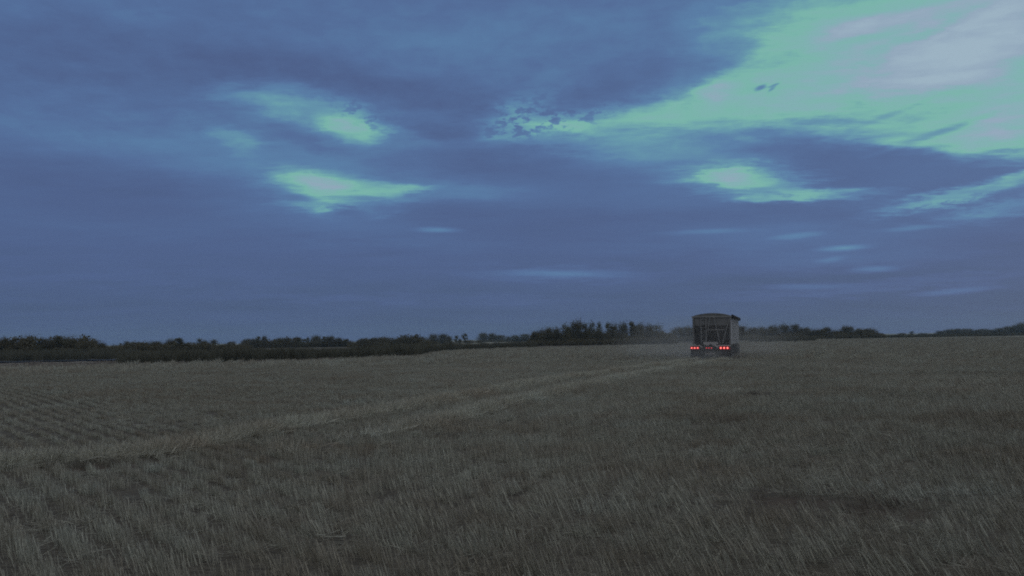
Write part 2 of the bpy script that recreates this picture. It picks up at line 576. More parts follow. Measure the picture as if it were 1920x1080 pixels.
def stalks(rg, cnt, lx, ly, h0, h1, w, spread, bend=0.12, lying=0.0, layang=None):
    """hollow straw stalks as tapered three-sided tubes in two lengths"""
    V, Fc = [], []
    for i in range(cnt):
        bx, by = rg.uniform(-lx / 2, lx / 2), rg.normal(0, ly / 2.5) if ly < 0.3 else rg.uniform(-ly / 2, ly / 2)
        h = rg.uniform(h0, h1)
        ww = w * rg.uniform(0.7, 1.35)
        if rg.random() < lying:
            a = rg.uniform(0, 2 * math.pi) if layang is None else rg.normal(layang, 0.35)
            e = rg.uniform(0.02, 0.3)
            d = np.array([math.cos(a) * math.cos(e), math.sin(a) * math.cos(e), math.sin(e)])
            base = np.array([bx, by, rg.uniform(0.006, 0.05)])
        else:
            d = np.array([rg.normal(0, spread), rg.normal(0, spread), 1.0])
            d /= np.linalg.norm(d)
            base = np.array([bx, by, -0.04])
        k = np.array([rg.normal(0, bend), rg.normal(0, bend), 0])
        side = np.cross(d, [0.31, 0.95, 0.1])
        side /= np.linalg.norm(side)
        up = np.cross(d, side)
        t0 = rg.uniform(0, 6.28)
        o = len(V)
        for j, (tt, sc_) in enumerate(((0, 1.0), (0.55, 0.9), (1.0, 0.6))):
            c0 = base + d * h * tt + k * h * tt * tt
            for q in range(3):
                an = t0 + q * 2.0944
                V.append(c0 + ww / 2 * sc_ * (math.cos(an) * side + math.sin(an) * up))
        for j in range(2):
            for q in range(3):
                q2 = (q + 1) % 3
                Fc.append((o + j * 3 + q, o + j * 3 + q2, o + j * 3 + 3 + q2, o + j * 3 + 3 + q))
        Fc.append((o + 6, o + 7, o + 8))
    return V, Fc


def proto_collection(name, metas):
    c = bpy.data.collections.new(name)
    for i, me in enumerate(metas):
        o = bpy.data.objects.new(f"{name}_{i:02d}", me)
        c.objects.link(o)
    return c


def euler_from(Rm):
    """XYZ euler angles from stacked rotation matrices"""
    sy = np.hypot(Rm[:, 0, 0], Rm[:, 1, 0])
    return np.stack([np.arctan2(Rm[:, 2, 1], Rm[:, 2, 2]), np.arctan2(-Rm[:, 2, 0], sy), np.arctan2(Rm[:, 1, 0], Rm[:, 0, 0])], 1)


def rots(yaw, lean, leandir):
    n_ = len(yaw)
    c, s = np.cos(yaw), np.sin(yaw)
    Rz = np.zeros((n_, 3, 3))
    Rz[:, 0, 0], Rz[:, 0, 1], Rz[:, 1, 0], Rz[:, 1, 1], Rz[:, 2, 2] = c, -s, s, c, 1
    # lean about the horizontal axis square to the lean direction
    ax, ay = -np.sin(leandir), np.cos(leandir)
    cl, sl = np.cos(lean), np.sin(lean)
    L = np.zeros((n_, 3, 3))
    L[:, 0, 0] = cl + ax * ax * (1 - cl)
    L[:, 0, 1] = ax * ay * (1 - cl)
    L[:, 0, 2] = ay * sl
    L[:, 1, 0] = ax * ay * (1 - cl)
    L[:, 1, 1] = cl + ay * ay * (1 - cl)
    L[:, 1, 2] = -ax * sl
    L[:, 2, 0] = -ay * sl
    L[:, 2, 1] = ax * sl
    L[:, 2, 2] = cl
    return euler_from(L @ Rz)


def scatter(name, coll, pos, rot, scl, idx):
    me = bpy.data.meshes.new(name)
    me.vertices.add(len(pos))
    me.vertices.foreach_set('co', np.asarray(pos, np.float32).ravel())
    for nm, ty, dat, key in (('rot', 'FLOAT_VECTOR', rot, 'vector'), ('scl', 'FLOAT_VECTOR', scl, 'vector'), ('idx', 'INT', idx, 'value')):
        at = me.attributes.new(nm, ty, 'POINT')
        at.data.foreach_set(key, np.asarray(dat, np.int32 if ty == 'INT' else np.float32).ravel())
    o = link(name, me)
    ng = bpy.data.node_groups.new(name + "_scatter", 'GeometryNodeTree')
    ng.interface.new_socket('Geometry', in_out='INPUT', socket_type='NodeSocketGeometry')
    ng.interface.new_socket('Geometry', in_out='OUTPUT', socket_type='NodeSocketGeometry')
    gi, go = ng.nodes.new('NodeGroupInput'), ng.nodes.new('NodeGroupOutput')
    ci = ng.nodes.new('GeometryNodeCollectionInfo')
    ci.inputs['Collection'].default_value = coll
    ci.inputs['Separate Children'].default_value = True
    ci.inputs['Reset Children'].default_value = True
    ip = ng.nodes.new('GeometryNodeInstanceOnPoints')
    ip.inputs['Pick Instance'].default_value = True

    def attr(nm, ty):
        a = ng.nodes.new('GeometryNodeInputNamedAttribute')
        a.data_type = ty
        a.inputs['Name'].default_value = nm
        return a.outputs['Attribute']
    e2r = ng.nodes.new('FunctionNodeEulerToRotation')
    L = ng.links.new
    L(attr('rot', 'FLOAT_VECTOR'), e2r.inputs[0])
    L(gi.outputs[0], ip.inputs['Points'])
    L(ci.outputs[0], ip.inputs['Instance'])
    L(attr('idx', 'INT'), ip.inputs['Instance Index'])
    L(e2r.outputs[0], ip.inputs['Rotation'])
    L(attr('scl', 'FLOAT_VECTOR'), ip.inputs['Scale'])
    L(ip.outputs[0], go.inputs[0])
    md = o.modifiers.new("scatter", 'NODES')
    md.node_group = ng
    return o


def vnoise(x, y, s, seed=0):
    """smooth value noise in numpy"""
    r_ = np.random.default_rng(seed)
    tab = r_.random((64, 64))
    u, v_ = x / s + 1000.0, y / s + 1000.0
    i, j = np.floor(u).astype(int), np.floor(v_).astype(int)
    fu, fv = u - i, v_ - j
    fu, fv = fu * fu * (3 - 2 * fu), fv * fv * (3 - 2 * fv)
    g_ = lambda a, b_: tab[a % 64, b_ % 64]
    return (g_(i, j) * (1 - fu) + g_(i + 1, j) * fu) * (1 - fv) + (g_(i, j + 1) * (1 - fu) + g_(i + 1, j + 1) * fu) * fv


rg = np.random.default_rng(3)
protos = []
for i in range(10):     # standing row pieces: five thick ones, five narrow
    protos.append(mesh_np("row_piece", *stalks(rg, 74, 0.36, 0.135 if i < 5 else 0.035, 0.115, 0.205, 0.0043, 0.07 if i < 5 else 0.05, 0.025, 0.015), m_straw))
for i in range(4):      # pressed flat in the wheel tracks, along +X
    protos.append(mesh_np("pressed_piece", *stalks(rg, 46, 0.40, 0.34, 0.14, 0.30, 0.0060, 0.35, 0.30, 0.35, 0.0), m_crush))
for i in range(4):      # loose straw on the ground between rows
    protos.append(mesh_np("loose_straw", *stalks(rg, 22, 0.5, 0.5, 0.08, 0.30, 0.0045, 0.5, 0.25, 1.0), m_straw))
for i in range(6):      # a patch of rows for the far field
    protos.append(mesh_np("row_patch", *stalks(rg, 170, 1.4, 1.4, 0.12, 0.25, 0.014, 0.16, 0.1, 0.05), m_straw))
stub_coll = proto_collection("stubble_pieces", protos)

SP = 0.34
R1 = 58.0
ks = np.arange(-330, 331)
ts = np.arange(-20, 90, 0.28)
K, T_ = np.meshgrid(ks, ts, indexing='ij')
s_ = K * SP + 0.04 * np.sin(T_ * 0.25) + rg.normal(0, 0.012, K.shape)
row_h = (0.85 + 0.3 * np.random.default_rng(5).random(len(ks)))[:, None] + 0 * T_
t_ = T_ + rg.uniform(-0.12, 0.12, K.shape)
x = (s_ * RN[0] + t_ * RD[0]).ravel()
y = (s_ * RN[1] + t_ * RD[1]).ravel()
r = np.hypot(x, y)
a = np.arctan2(x, y)
ok = (r > 3.4) & (r < R1) & ((np.abs(a) < R(38)) | (r < 7) & (np.abs(a) < R(50))) & (r < edge_r(a) - 1)
x, y, r = x[ok], y[ok], r[ok]
row_h = row_h.ravel()[ok]
td = track_dist(x, y)
nn = len(x)
pat = vnoise(x, y, 2.2, 1)
pat2 = vnoise(x, y, 0.8, 2)
keep = rg.random(nn) > 0.04 + 0.10 * (pat2 > 0.8)
# a trampled patch, lower right, and two small bare spots
bare = np.zeros(nn)
for (cx, cy, rx, ry, am) in ((2.75, 8.45, 0.6, 0.34, 0.55), (3.35, 8.0, 0.45, 0.35, 0.45), (7.0, 25.5, 0.7, 0.6, 0.8), (-0.9, 15.0, 0.5, 0.25, 0.6), (-6.4, 10.5, 0.6, 0.35, 0.6)):
    q = ((x - cx) / rx) ** 2 + ((y - cy) / ry) ** 2
    bare = np.maximum(bare, am * np.clip(1.6 - q, 0, 1))
yaw = math.pi / 2 - ROW_AZ + rg.normal(0, 0.05, nn) + np.pi * rg.integers(0, 2, nn)
lean = R(17) + R(8) * np.clip(a[ok] / R(25), -0.7, 1.3) + R(22) * (pat - 0.45) + rg.normal(0, R(2.5), nn)
ld = math.pi * 0.97 + (vnoise(x, y, 3.1, 5) - 0.5) * 0.8 + rg.normal(0, 0.1, nn)
hh = 0.84 * row_h + 0.3 * pat2 + rg.normal(0, 0.06, nn)
combed = np.clip((-a[ok] - R(3)) / R(8), 0, 1) * (0.25 * np.clip((r - 8) / 2, 0, 1) + 0.55 * np.clip((r - 12) / 2, 0, 1))     # open, clean rows left of the tracks
idx = np.where(rg.random(nn) < combed, rg.integers(5, 10, nn), rg.integers(0, 5, nn))
hh *= 1 - 0.33 * combed
lean = lean * (1 - 0.6 * combed)
hh *= 0.83
td2 = track_dist(x, y, TRACKS[1:])
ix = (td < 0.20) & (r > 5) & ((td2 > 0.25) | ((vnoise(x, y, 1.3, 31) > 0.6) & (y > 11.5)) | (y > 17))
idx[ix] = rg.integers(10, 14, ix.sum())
trk_dir = math.atan2(8.0, 2.7)
yaw[ix] = trk_dir + rg.normal(0, 0.3, ix.sum())
lean[ix] = rg.normal(R(18), R(10), ix.sum())
ld[ix] = trk_dir + rg.normal(0, 0.5, ix.sum())
side = (td >= 0.27) & (td < 0.5)
lean[side] *= 0.7
hh[side] *= 1.08
hb = hh * (1 - bare)
keep &= ~((bare > 0.5) & (rg.random(nn) < 0.5))
P1 = np.stack([x, y, ground_z(x, y)], 1)[keep]
S1 = np.stack([np.ones(nn), np.ones(nn) * rg.uniform(0.9, 1.3, nn), np.where(ix, 1.1, hb)], 1)[keep]
E1 = rots(yaw, lean, ld)[keep]
I1 = idx[keep]
# loose straw close by, plus the second layer inside the tracks
n2 = 1500
rr = np.sqrt(rg.uniform(3.4 ** 2, 26 ** 2, n2))
aa = rg.uniform(R(-40), R(40), n2)
x2, y2 = rr * np.sin(aa), rr * np.cos(aa)
P2 = np.stack([x2, y2, ground_z(x2, y2) + rg.uniform(0, 0.03, n2)], 1)
E2 = rots(rg.uniform(0, 6.28, n2), np.zeros(n2), np.zeros(n2))
S2 = np.full((n2, 3), 0.6)
I2 = rg.integers(14, 18, n2)
P2b, E2b, S2b, I2b = [], [], [], []
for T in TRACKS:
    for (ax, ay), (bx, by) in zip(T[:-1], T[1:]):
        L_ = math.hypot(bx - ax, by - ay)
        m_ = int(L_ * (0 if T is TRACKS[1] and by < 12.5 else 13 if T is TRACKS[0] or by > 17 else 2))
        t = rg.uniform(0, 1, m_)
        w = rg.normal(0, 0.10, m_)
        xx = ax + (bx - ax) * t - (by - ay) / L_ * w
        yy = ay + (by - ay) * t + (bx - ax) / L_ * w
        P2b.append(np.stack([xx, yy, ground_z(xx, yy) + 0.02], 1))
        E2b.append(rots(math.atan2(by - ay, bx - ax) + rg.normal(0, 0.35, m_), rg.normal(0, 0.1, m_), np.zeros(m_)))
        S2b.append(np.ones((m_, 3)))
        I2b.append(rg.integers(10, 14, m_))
# far patches
st = 1.15
gx, gy = np.meshgrid(np.arange(-220, 260, st), np.arange(30, 330, st))
x3 = (gx + rg.uniform(-0.4, 0.4, gx.shape)).ravel()
y3 = (gy + rg.uniform(-0.4, 0.4, gx.shape)).ravel()
r3, a3 = np.hypot(x3, y3), np.arctan2(x3, y3)
ok = (r3 > R1 - 0.6) & (r3 < 300) & (np.abs(a3) < R(36)) & (r3 < edge_r(a3)) & ~((r3 > 170) & (rg.random(len(x3)) < 0.5))
ok &= ~((track_dist(x3, y3) < 0.7) & (y3 < 62))
x3, y3 = x3[ok], y3[ok]
n3 = len(x3)
P3 = np.stack([x3, y3, ground_z(x3, y3)], 1)
E3 = rots(math.pi / 2 - ROW_AZ + np.pi * rg.integers(0, 2, n3) + rg.normal(0, 0.1, n3), R(14) + rg.normal(0, R(6), n3), math.pi + rg.normal(0, 0.4, n3))
S3 = np.stack([np.ones(n3), np.ones(n3), 0.65 + 0.45 * vnoise(x3, y3, 4, 9)], 1)
I3 = rg.integers(18, 24, n3)
cat_ = lambda *q: np.concatenate(q)
stub = scatter("stubble", stub_coll, cat_(P1, P2, *P2b, P3), cat_(E1, E2, *E2b, E3), cat_(S1, S2, *S2b, S3), cat_(I1, I2, *I2b, I3))
tag(stub, "cut straw stubble standing in rows over the field, crossed by two pressed wheel tracks", "stubble", kind="stuff")
print("stubble points", len(P1), n2, n3)


# ------------------------------------------------------------------ slough: reeds, weeds, water
def leafy(name, c0, c1, transl=0.15, rough=0.7):
    m, n = mat(name)
    g = n.add('ShaderNodeNewGeometry')
    oi = n.add('ShaderNodeObjectInfo')
    f = n.math('ADD', n.math('MULTIPLY', g.outputs['Random Per Island'], 0.6), n.math('MULTIPLY', oi.outputs['Random'], 0.4))
    c = n.mixc(f, (*c0, 1), (*c1, 1))
    p = n.add('ShaderNodeBsdfPrincipled')
    n.link(c, p.inputs['Base Color'])
    p.inputs['Roughness'].default_value = rough
    p.inputs['Specular IOR Level'].default_value = 0.15
    tr = n.add('ShaderNodeBsdfTranslucent')
    n.link(c, tr.inputs[0])
    mx = n.add('ShaderNodeMixShader')
    mx.inputs[0].default_value = transl
    n.link(p.outputs[0], mx.inputs[1])
    n.link(tr.outputs[0], mx.inputs[2])
    n.link(mx.outputs[0], n.add('ShaderNodeOutputMaterial').inputs[0])
    return m


m_reed = leafy("reed_green", (0.105, 0.103, 0.075), (0.16, 0.153, 0.11))
m_weed = leafy("weed_grey", (0.20, 0.17, 0.15), (0.40, 0.35, 0.29))


def px_ground(px, r_):
    d = ray(px, horizon(px))
    h = math.hypot(d.x, d.y)
    return d.x / h * r_, d.y / h * r_


rg = np.random.default_rng(11)
reed_coll = proto_collection("reed_pieces", [mesh_np("reed_clump", *stalks(rg, 70, 1.1, 1.1, 0.7, 1.25, 0.03, 0.10, 0.2), m_reed) for i in range(6)])
weed_coll = proto_collection("weed_pieces", [mesh_np("weed_clump", *stalks(rg, 60, 0.9, 0.9, 0.10, 0.34, 0.018, 0.4, 0.3, 0.25), m_weed) for i in range(6)])


def band(px0, px1, off0, off1, dens, rfix=None):
    """points between two distances past the field edge, over a range of photo columns"""
    a0, a1 = math.atan((px0 - 960) / F), math.atan((px1 - 960) / F)
    A = rg.uniform(a0, a1, 200000)
    if rfix is None:
        e = edge_r(A)
    else:
        e = np.interp(A, [a0, a1], rfix)
    rr_ = e + off0 + (off1 - off0) * rg.random(len(A))
    area = (a1 - a0) * float(np.mean(e)) * (off1 - off0)
    k = min(len(A), int(area * dens))
    rr_, A = rr_[:k], A[:k]
    return np.stack([rr_ * np.sin(A), rr_ * np.cos(A)], 1)


def scatter_band(name, coll, pts, s0, s1, kinds, zs):
    x_, y_ = pts[:, 0], pts[:, 1]
    k = len(pts)
    s = rg.uniform(s0, s1, k) * (0.75 + 0.5 * vnoise(x_, y_, 7, 21))
    return scatter(name, coll, np.stack([x_, y_, ground_z(x_, y_)], 1), rots(rg.uniform(0, 6.28, k), rg.normal(0, 0.08, k), rg.uniform(0, 6.28, k)),
                   np.stack([s, s, s * zs], 1), rg.integers(0, kinds, k))


reeds_pts = np.concatenate([
    band(-300, 250, 56, 80, 0.9), band(225, 330, 4, 45, 0.9), band(320, 800, 1.5, 30, 1.1), band(780, 850, 3, 25, 0.8),
    band(830, 1000, 8, 26, 0.6), band(1405, 1525, -26, -8, 0.5, (228, 238)), band(1655, 1930, 0, 25, 0.35, (360, 400))])
rd = scatter_band("reeds", reed_coll, reeds_pts, 0.75, 1.1, 6, 1.0)
tag(rd, "dark green brown reeds filling the slough along the far edge of the field", "reeds", kind="stuff")
weeds_pts = np.concatenate([band(-300, 240, 0.0, 4, 1.5), band(-300, 240, 4, 33, 1.5), band(230, 830, 0, 2.5, 1.3), band(300, 1080, -1, 1.0, 0.8), band(1380, 1560, -2, 6, 0.25, (222, 230))])
wd = scatter_band("dry_weeds", weed_coll, weeds_pts, 0.7, 1.1, 6, 1.0)
tag(wd, "low grey dry weeds along the margin between stubble and slough", "weeds", kind="stuff")

m_water, n = mat("slough_water")
p = n.add('ShaderNodeBsdfPrincipled')
p.inputs['Base Color'].default_value = (0.05, 0.05, 0.045, 1)
p.inputs['Roughness'].default_value = 0.12
bp = n.add('ShaderNodeBump')
g = n.add('ShaderNodeNewGeometry')
n.link(n.noise(g.outputs['Position'], 1.5, 3, 0.5), bp.inputs['Height'])
bp.inputs['Strength'].default_value = 0.15
n.link(bp.outputs[0], p.inputs['Normal'])
n.link(p.outputs[0], n.add('ShaderNodeOutputMaterial').inputs[0])
vs, fs = [], []
for i, px in enumerate(np.linspace(-300, 232, 30)):
    a_ = math.atan((px - 960) / F)
    wob = 1.2 * math.sin(i * 1.3) + 0.8 * math.sin(i * 0.6)
    for rr_ in (float(edge_r(a_)) + 45 + wob, float(edge_r(a_)) + 56 + wob * 0.5):
        vs.append((rr_ * math.sin(a_), rr_ * math.cos(a_), -0.19))
for i in range(29):
    fs.append((2 * i, 2 * i + 2, 2 * i + 3, 2 * i + 1))
w_ = link("slough_water", mesh_np("slough_water", vs, fs, m_water))
tag(w_, "narrow strip of still open water in front of the left reeds", "water", kind="structure")

m_mud = plain("dry_mud", (0.36, 0.32, 0.27), 0.9, var=0.25, scale=0.2)
vs, fs = [], []
cols = np.linspace(-300, 240, 60)
for i, px in enumerate(cols):
    a_ = math.atan((px - 960) / F)
    w1, w2 = 1.5 * math.sin(i * 0.7) + math.sin(i * 0.27), 1.2 * math.sin(i * 0.9 + 1)
    for rr_ in (float(edge_r(a_)) + 36 + w1, float(edge_r(a_)) + 41.5 + w2):
        vs.append((rr_ * math.sin(a_), rr_ * math.cos(a_), float(ground_z(rr_ * math.sin(a_), rr_ * math.cos(a_))) + 0.03))
for i in range(len(cols) - 1):
    fs.append((2 * i, 2 * i + 2, 2 * i + 3, 2 * i + 1))
tag(link("mud_shore", mesh_np("mud_shore", vs, fs, m_mud)), "pale dry mud shore along the water at far left", "shore", kind="structure")

# ------------------------------------------------------------------ trees
m_bark = plain("bark_grey", (0.11, 0.095, 0.075), 0.9, var=0.4)
m_leafA = leafy("aspen_leaves", (0.10, 0.095, 0.055), (0.17, 0.155, 0.09), 0.25)
m_leafB = leafy("willow_leaves", (0.10, 0.09, 0.055), (0.16, 0.14, 0.085), 0.25)


def tube(V, Fc, p0, p1, r0, r1, k=5):
    p0, p1 = np.array(p0, float), np.array(p1, float)
    d = p1 - p0
    d /= np.linalg.norm(d) + 1e-9
    s = np.cross(d, [0.3, 0.9, 0.2])
    s /= np.linalg.norm(s)
    u = np.cross(d, s)
    o = len(V)
    for c, r_ in ((p0, r0), (p1, r1)):
        for q in range(k):
            an = 2 * math.pi * q / k
            V.append(c + r_ * (math.cos(an) * s + math.sin(an) * u))
    for q in range(k):
        q2 = (q + 1) % k
        Fc.append((o + q, o + q2, o + k + q2, o + k + q))


def make_tree(seed, h, wd_, kind):
    """unit meshes (trunk with limbs, crown of leaf sprays) of one tree; kind: round, tall, airy, shrub"""
    rg = np.random.default_rng(seed)
    TV, TF, LV, LF = [], [], [], []
    tips = []
    stems = {'round': 4, 'tall': 1, 'airy': 3, 'shrub': 7}[kind]
    low = {'round': 0.05, 'tall': 0.12, 'airy': 0.15, 'shrub': 0.02}[kind]
    for s in range(stems):
        a = rg.uniform(0, 6.28)
        sp = {'round': 0.22, 'tall': 0.04, 'airy': 0.16, 'shrub': 0.32}[kind] * wd_
        p = np.array([math.cos(a), math.sin(a), 0]) * sp * 0.3 * (stems > 1) + [0, 0, -0.15]
        top = np.array([math.cos(a) * sp * 1.2, math.sin(a) * sp * 1.2, h * rg.uniform(0.8, 0.97)])
        segs = 5
        prev, pr = p, 0.022 * h / math.sqrt(stems)
        for i in range(1, segs + 1):
            f = i / segs
            q = p + (top - p) * f + rg.normal(0, 0.03 * wd_, 3) * [1, 1, 0.3]
            r1 = 0.022 * h / math.sqrt(stems) * (1 - 0.8 * f)
            tube(TV, TF, prev, q, pr, r1)
            if f > low:
                for b_ in range(3 if kind != 'shrub' else 2):
                    ba = rg.uniform(0, 6.28)
                    env = math.sin(min(1, (f - low) / (1 - low) * 0.9 + 0.12) * math.pi) ** 0.6
                    L_ = wd_ * 0.5 * env * rg.uniform(0.5, 1.05)
                    rise = rg.uniform(0.3, 0.9) if kind != 'tall' else rg.uniform(0.6, 1.3)
                    e = q + np.array([math.cos(ba) * L_, math.sin(ba) * L_, L_ * rise])
                    q_r = math.hypot(e[0], e[1]) / (wd_ / 2)
                    e[2] = min(e[2], h * (1.0 - 0.42 * min(q_r, 1.2) ** 2) * rg.uniform(0.86, 1.0))
                    mid = (q + e) / 2 + rg.normal(0, 0.06 * L_, 3)
                    tube(TV, TF, q, mid, r1 * 0.55, r1 * 0.35, 4)
                    tube(TV, TF, mid, e, r1 * 0.35, r1 * 0.12, 4)
                    tips += [e, mid * 0.4 + e * 0.6, mid]
                    for z_ in range(2):
                        t2 = e + rg.normal(0, 0.14 * wd_, 3) * [1, 1, 0.8] + [0, 0, 0.05 * h]
                        tube(TV, TF, mid, t2, r1 * 0.25, r1 * 0.06, 3)
                        tips.append(t2)
            prev, pr = q, r1
        tips.append(prev)
    dens = {'round': 14, 'tall': 22, 'airy': 6, 'shrub': 15}[kind]
    for t in tips:
        rad_ = wd_ * rg.uniform(0.08, 0.17)
        for i in range(int(dens * rg.uniform(0.4, 1.4))):
            c = t + rg.normal(0, 1, 3) * [rad_, rad_, rad_ * 0.8]
            if c[2] < 0.03 * h:
                c[2] = rg.uniform(0.03, 0.2) * h
            s = rg.uniform(0.08, 0.20) * (h / 5) ** 0.5
            n1 = rg.normal(0, 1, 3)
            n1 /= np.linalg.norm(n1)
            s1 = np.cross(n1, rg.normal(0, 1, 3))
            s1 /= np.linalg.norm(s1) + 1e-9
            s2 = np.cross(n1, s1)
            o = len(LV)
            LV += [c - s1 * s, c + s2 * s * 0.55 + n1 * s * 0.15, c + s1 * s * 1.1, c - s2 * s * 0.55 - n1 * s * 0.1]
            LF.append((o, o + 1, o + 2, o + 3))
    A = np.array(LV)
    kz, kx = h / np.percentile(A[:, 2], 99.2), wd_ / 2 / np.percentile(np.hypot(A[:, 0], A[:, 1]), 90)
    LV = A * [kx, kx, kz]
    TV = np.array(TV) * [kx, kx, kz * 0.97]
    return mesh_np("trunk", TV, TF, m_bark), mesh_np("crown", LV, LF, m_leafA if kind in ('tall', 'airy') else m_leafB)


PROTO = {}
for kind, (h_, w0) in dict(round=(5.0, 4.2), tall=(5.5, 2.4), airy=(5.5, 2.6), shrub=(3.5, 4.5)).items():
    PROTO[kind] = [make_tree(100 + 17 * i + hash(kind[0]) % 1 + ord(kind[0]), h_, w0, kind) + (h_, w0) for i in range(5)]

ORD = ["first", "second", "third", "fourth", "fifth", "sixth", "seventh", "eighth", "ninth", "tenth", "eleventh", "twelfth", "thirteenth",
       "fourteenth", "fifteenth", "sixteenth", "seventeenth", "eighteenth", "nineteenth", "twentieth", "twenty-first", "twenty-second",
       "twenty-third", "twenty-fourth", "twenty-fifth", "twenty-sixth", "twenty-seventh", "twenty-eighth", "twenty-ninth", "thirtieth"]
DESC = {'round': ("rounded_tree", "rounded dark tree"), 'tall': ("poplar_tree", "narrow poplar"),
        'airy': ("poplar_tree", "thin airy poplar"), 'shrub': ("willow_shrub", "low willow shrub")}
tree_count = 0


def plant(px0, px1, top, r_, kind, grp, where, i):
    """a tree filling photo columns px0..px1 up to row top at distance r_"""
    global tree_count
    pc = (px0 + px1) / 2
    x_, y_ = px_ground(pc, r_)
    d = ray(pc, top)
    z0 = float(ground_z(x_, y_))
    h = EYE + r_ * d.z / math.hypot(d.x, d.y) - z0
    w_ = (px1 - px0) / F * r_
    tm, cm, ph, pw = PROTO[kind][tree_count % 5]
    tree_count += 1
    root = bpy.data.objects.new(DESC[kind][0], None)
    COL.objects.link(root)
    root.location = (x_, y_, z0)
    root.rotation_euler = (0, 0, random.uniform(0, 6.28))
    root.scale = (w_ / pw * 1.0, w_ / pw * 1.0, h / ph)
    tag(root, f"{DESC[kind][1]}, {ORD[i]} from the left {where}", "shrub" if kind == 'shrub' else "tree", grp)
    link("trunk", tm, root)
    link("crown", cm, root)


def row(items, r_, grp, where, jit=6):
    for i, (a_, b_, t, k) in enumerate(sorted(items, key=lambda q: q[0] + q[1])):
        plant(a_, b_, t, r_ + random.uniform(-jit, jit), k, grp, where, i)


row([(-14, 22, 634, 'round'), (16, 46, 637, 'shrub'), (34, 70, 631, 'round'), (66, 90, 633, 'airy'), (80, 104, 634, 'round'), (96, 120, 630, 'tall'),
     (114, 146, 630, 'round'), (146, 172, 637, 'shrub'), (162, 186, 638, 'round'), (182, 200, 641, 'shrub'), (198, 232, 647, 'shrub')],
    158, "trees in the left clump behind the slough", "in the clump at the far left")
row([(228, 248, 640, 'airy'), (240, 266, 640, 'airy'), (258, 286, 640, 'shrub'), (280, 304, 640, 'round'), (304, 322, 640, 'shrub'), (310, 334, 635, 'round'),
     (326, 346, 634, 'tall'), (342, 372, 645, 'shrub'), (366, 382, 635, 'airy'), (374, 394, 638, 'round'), (390, 412, 637, 'airy'), (408, 432, 645, 'shrub'), (424, 446, 640, 'airy'),
     (436, 462, 647, 'shrub')],
    185, "low trees behind the reeds", "in the low row behind the reeds")
row([(452, 474, 635, 'round'), (468, 488, 634, 'round'), (480, 490, 631, 'tall'), (488, 502, 630, 'round'), (500, 516, 640, 'shrub'), (511, 518, 636, 'tall'),
     (516, 536, 633, 'round'), (530, 548, 633, 'round'), (544, 562, 632, 'round'), (556, 566, 633, 'tall'), (562, 580, 635, 'airy'), (573, 581, 632, 'tall'), (582, 604, 629, 'round'),
     (602, 614, 631, 'tall'), (608, 628, 630, 'round'), (624, 644, 633, 'round'), (644, 656, 635, 'tall'), (656, 664, 642, 'shrub')],
    290, "trees in the distant row left of centre", "in the row beyond the pale strip")
row([(662, 678, 638, 'round'), (672, 692, 634, 'round'), (688, 712, 633, 'round'), (704, 734, 631, 'round'), (728, 752, 634, 'shrub'), (748, 772, 634, 'round'),
     (764, 790, 633, 'round'), (784, 808, 637, 'shrub')],
    245, "trees in the low grove left of centre", "in the low grove beside the flat-topped knot")
row([(802, 824, 626, 'round'), (820, 842, 626, 'round'), (836, 852, 630, 'round'), (851, 861, 629, 'tall'), (859, 866, 634, 'shrub'), (866, 878, 625, 'tall')],
    390, "small trees between the two middle groves", "in the flat-topped knot left of the middle")
row([(895, 916, 624, 'round'), (908, 930, 625, 'round'), (922, 950, 628, 'round'), (948, 958, 630, 'shrub'), (956, 976, 628, 'round'), (972, 996, 626, 'round')],
    560, "distant trees just left of the big grove", "in the small grove touching the tall one")
row([(994, 1014, 621, 'round'), (1004, 1026, 617, 'shrub'), (1016, 1042, 614, 'round'), (1034, 1054, 613, 'round'), (1050, 1070, 606, 'airy'), (1058, 1078, 612, 'round'),
     (1068, 1094, 601, 'round'), (1086, 1104, 605, 'airy'), (1094, 1112, 612, 'round'), (1102, 1118, 602, 'airy'), (1112, 1130, 616, 'shrub'), (1118, 1134, 604, 'airy'),
     (1132, 1146, 604, 'airy'), (1138, 1162, 606, 'round'), (1158, 1180, 605, 'round'), (1176, 1194, 603, 'tall'), (1182, 1200, 610, 'round'), (1190, 1212, 606, 'round'),
     (1206, 1230, 607, 'round'), (1222, 1244, 607, 'airy'), (1228, 1250, 620, 'shrub'), (1240, 1266, 625, 'shrub')],
    212, "trees in the tall grove left of the truck", "in the tall grove left of the truck", 9)
row([(1258, 1284, 613, 'round'), (1276, 1304, 611, 'round'), (1290, 1320, 616, 'round')],
    290, "dusty trees beside the trailer", "of those dimmed by dust")
row([(1376, 1406, 611, 'round'), (1402, 1428, 614, 'round'), (1420, 1446, 613, 'round'), (1438, 1462, 609, 'round'), (1458, 1484, 608, 'round'), (1478, 1502, 608, 'round'),
     (1496, 1520, 614, 'round'), (1514, 1536, 616, 'shrub'), (1528, 1550, 616, 'round'), (1540, 1560, 613, 'round'), (1556, 1582, 618, 'shrub'), (1578, 1602, 611, 'round'),
     (1600, 1622, 616, 'round'), (1616, 1644, 615, 'round'), (1640, 1652, 623, 'shrub')],
    330, "trees in the grove right of the truck", "in the grove right of the truck")
row([(1684, 1698, 624, 'shrub'), (1706, 1714, 621, 'tall'), (1722, 1738, 624, 'shrub'), (1754, 1770, 620, 'round'), (1772, 1794, 617, 'round'), (1790, 1808, 616, 'round'),
     (1804, 1824, 616, 'round'), (1818, 1838, 618, 'round'), (1834, 1856, 616, 'round'), (1852, 1870, 618, 'shrub'), (1864, 1884, 615, 'round'), (1880, 1900, 612, 'round'),
     (1894, 1916, 609, 'round'), (1906, 1934, 604, 'round')],
    640, "far trees at the right edge", "in the farthest row at right")

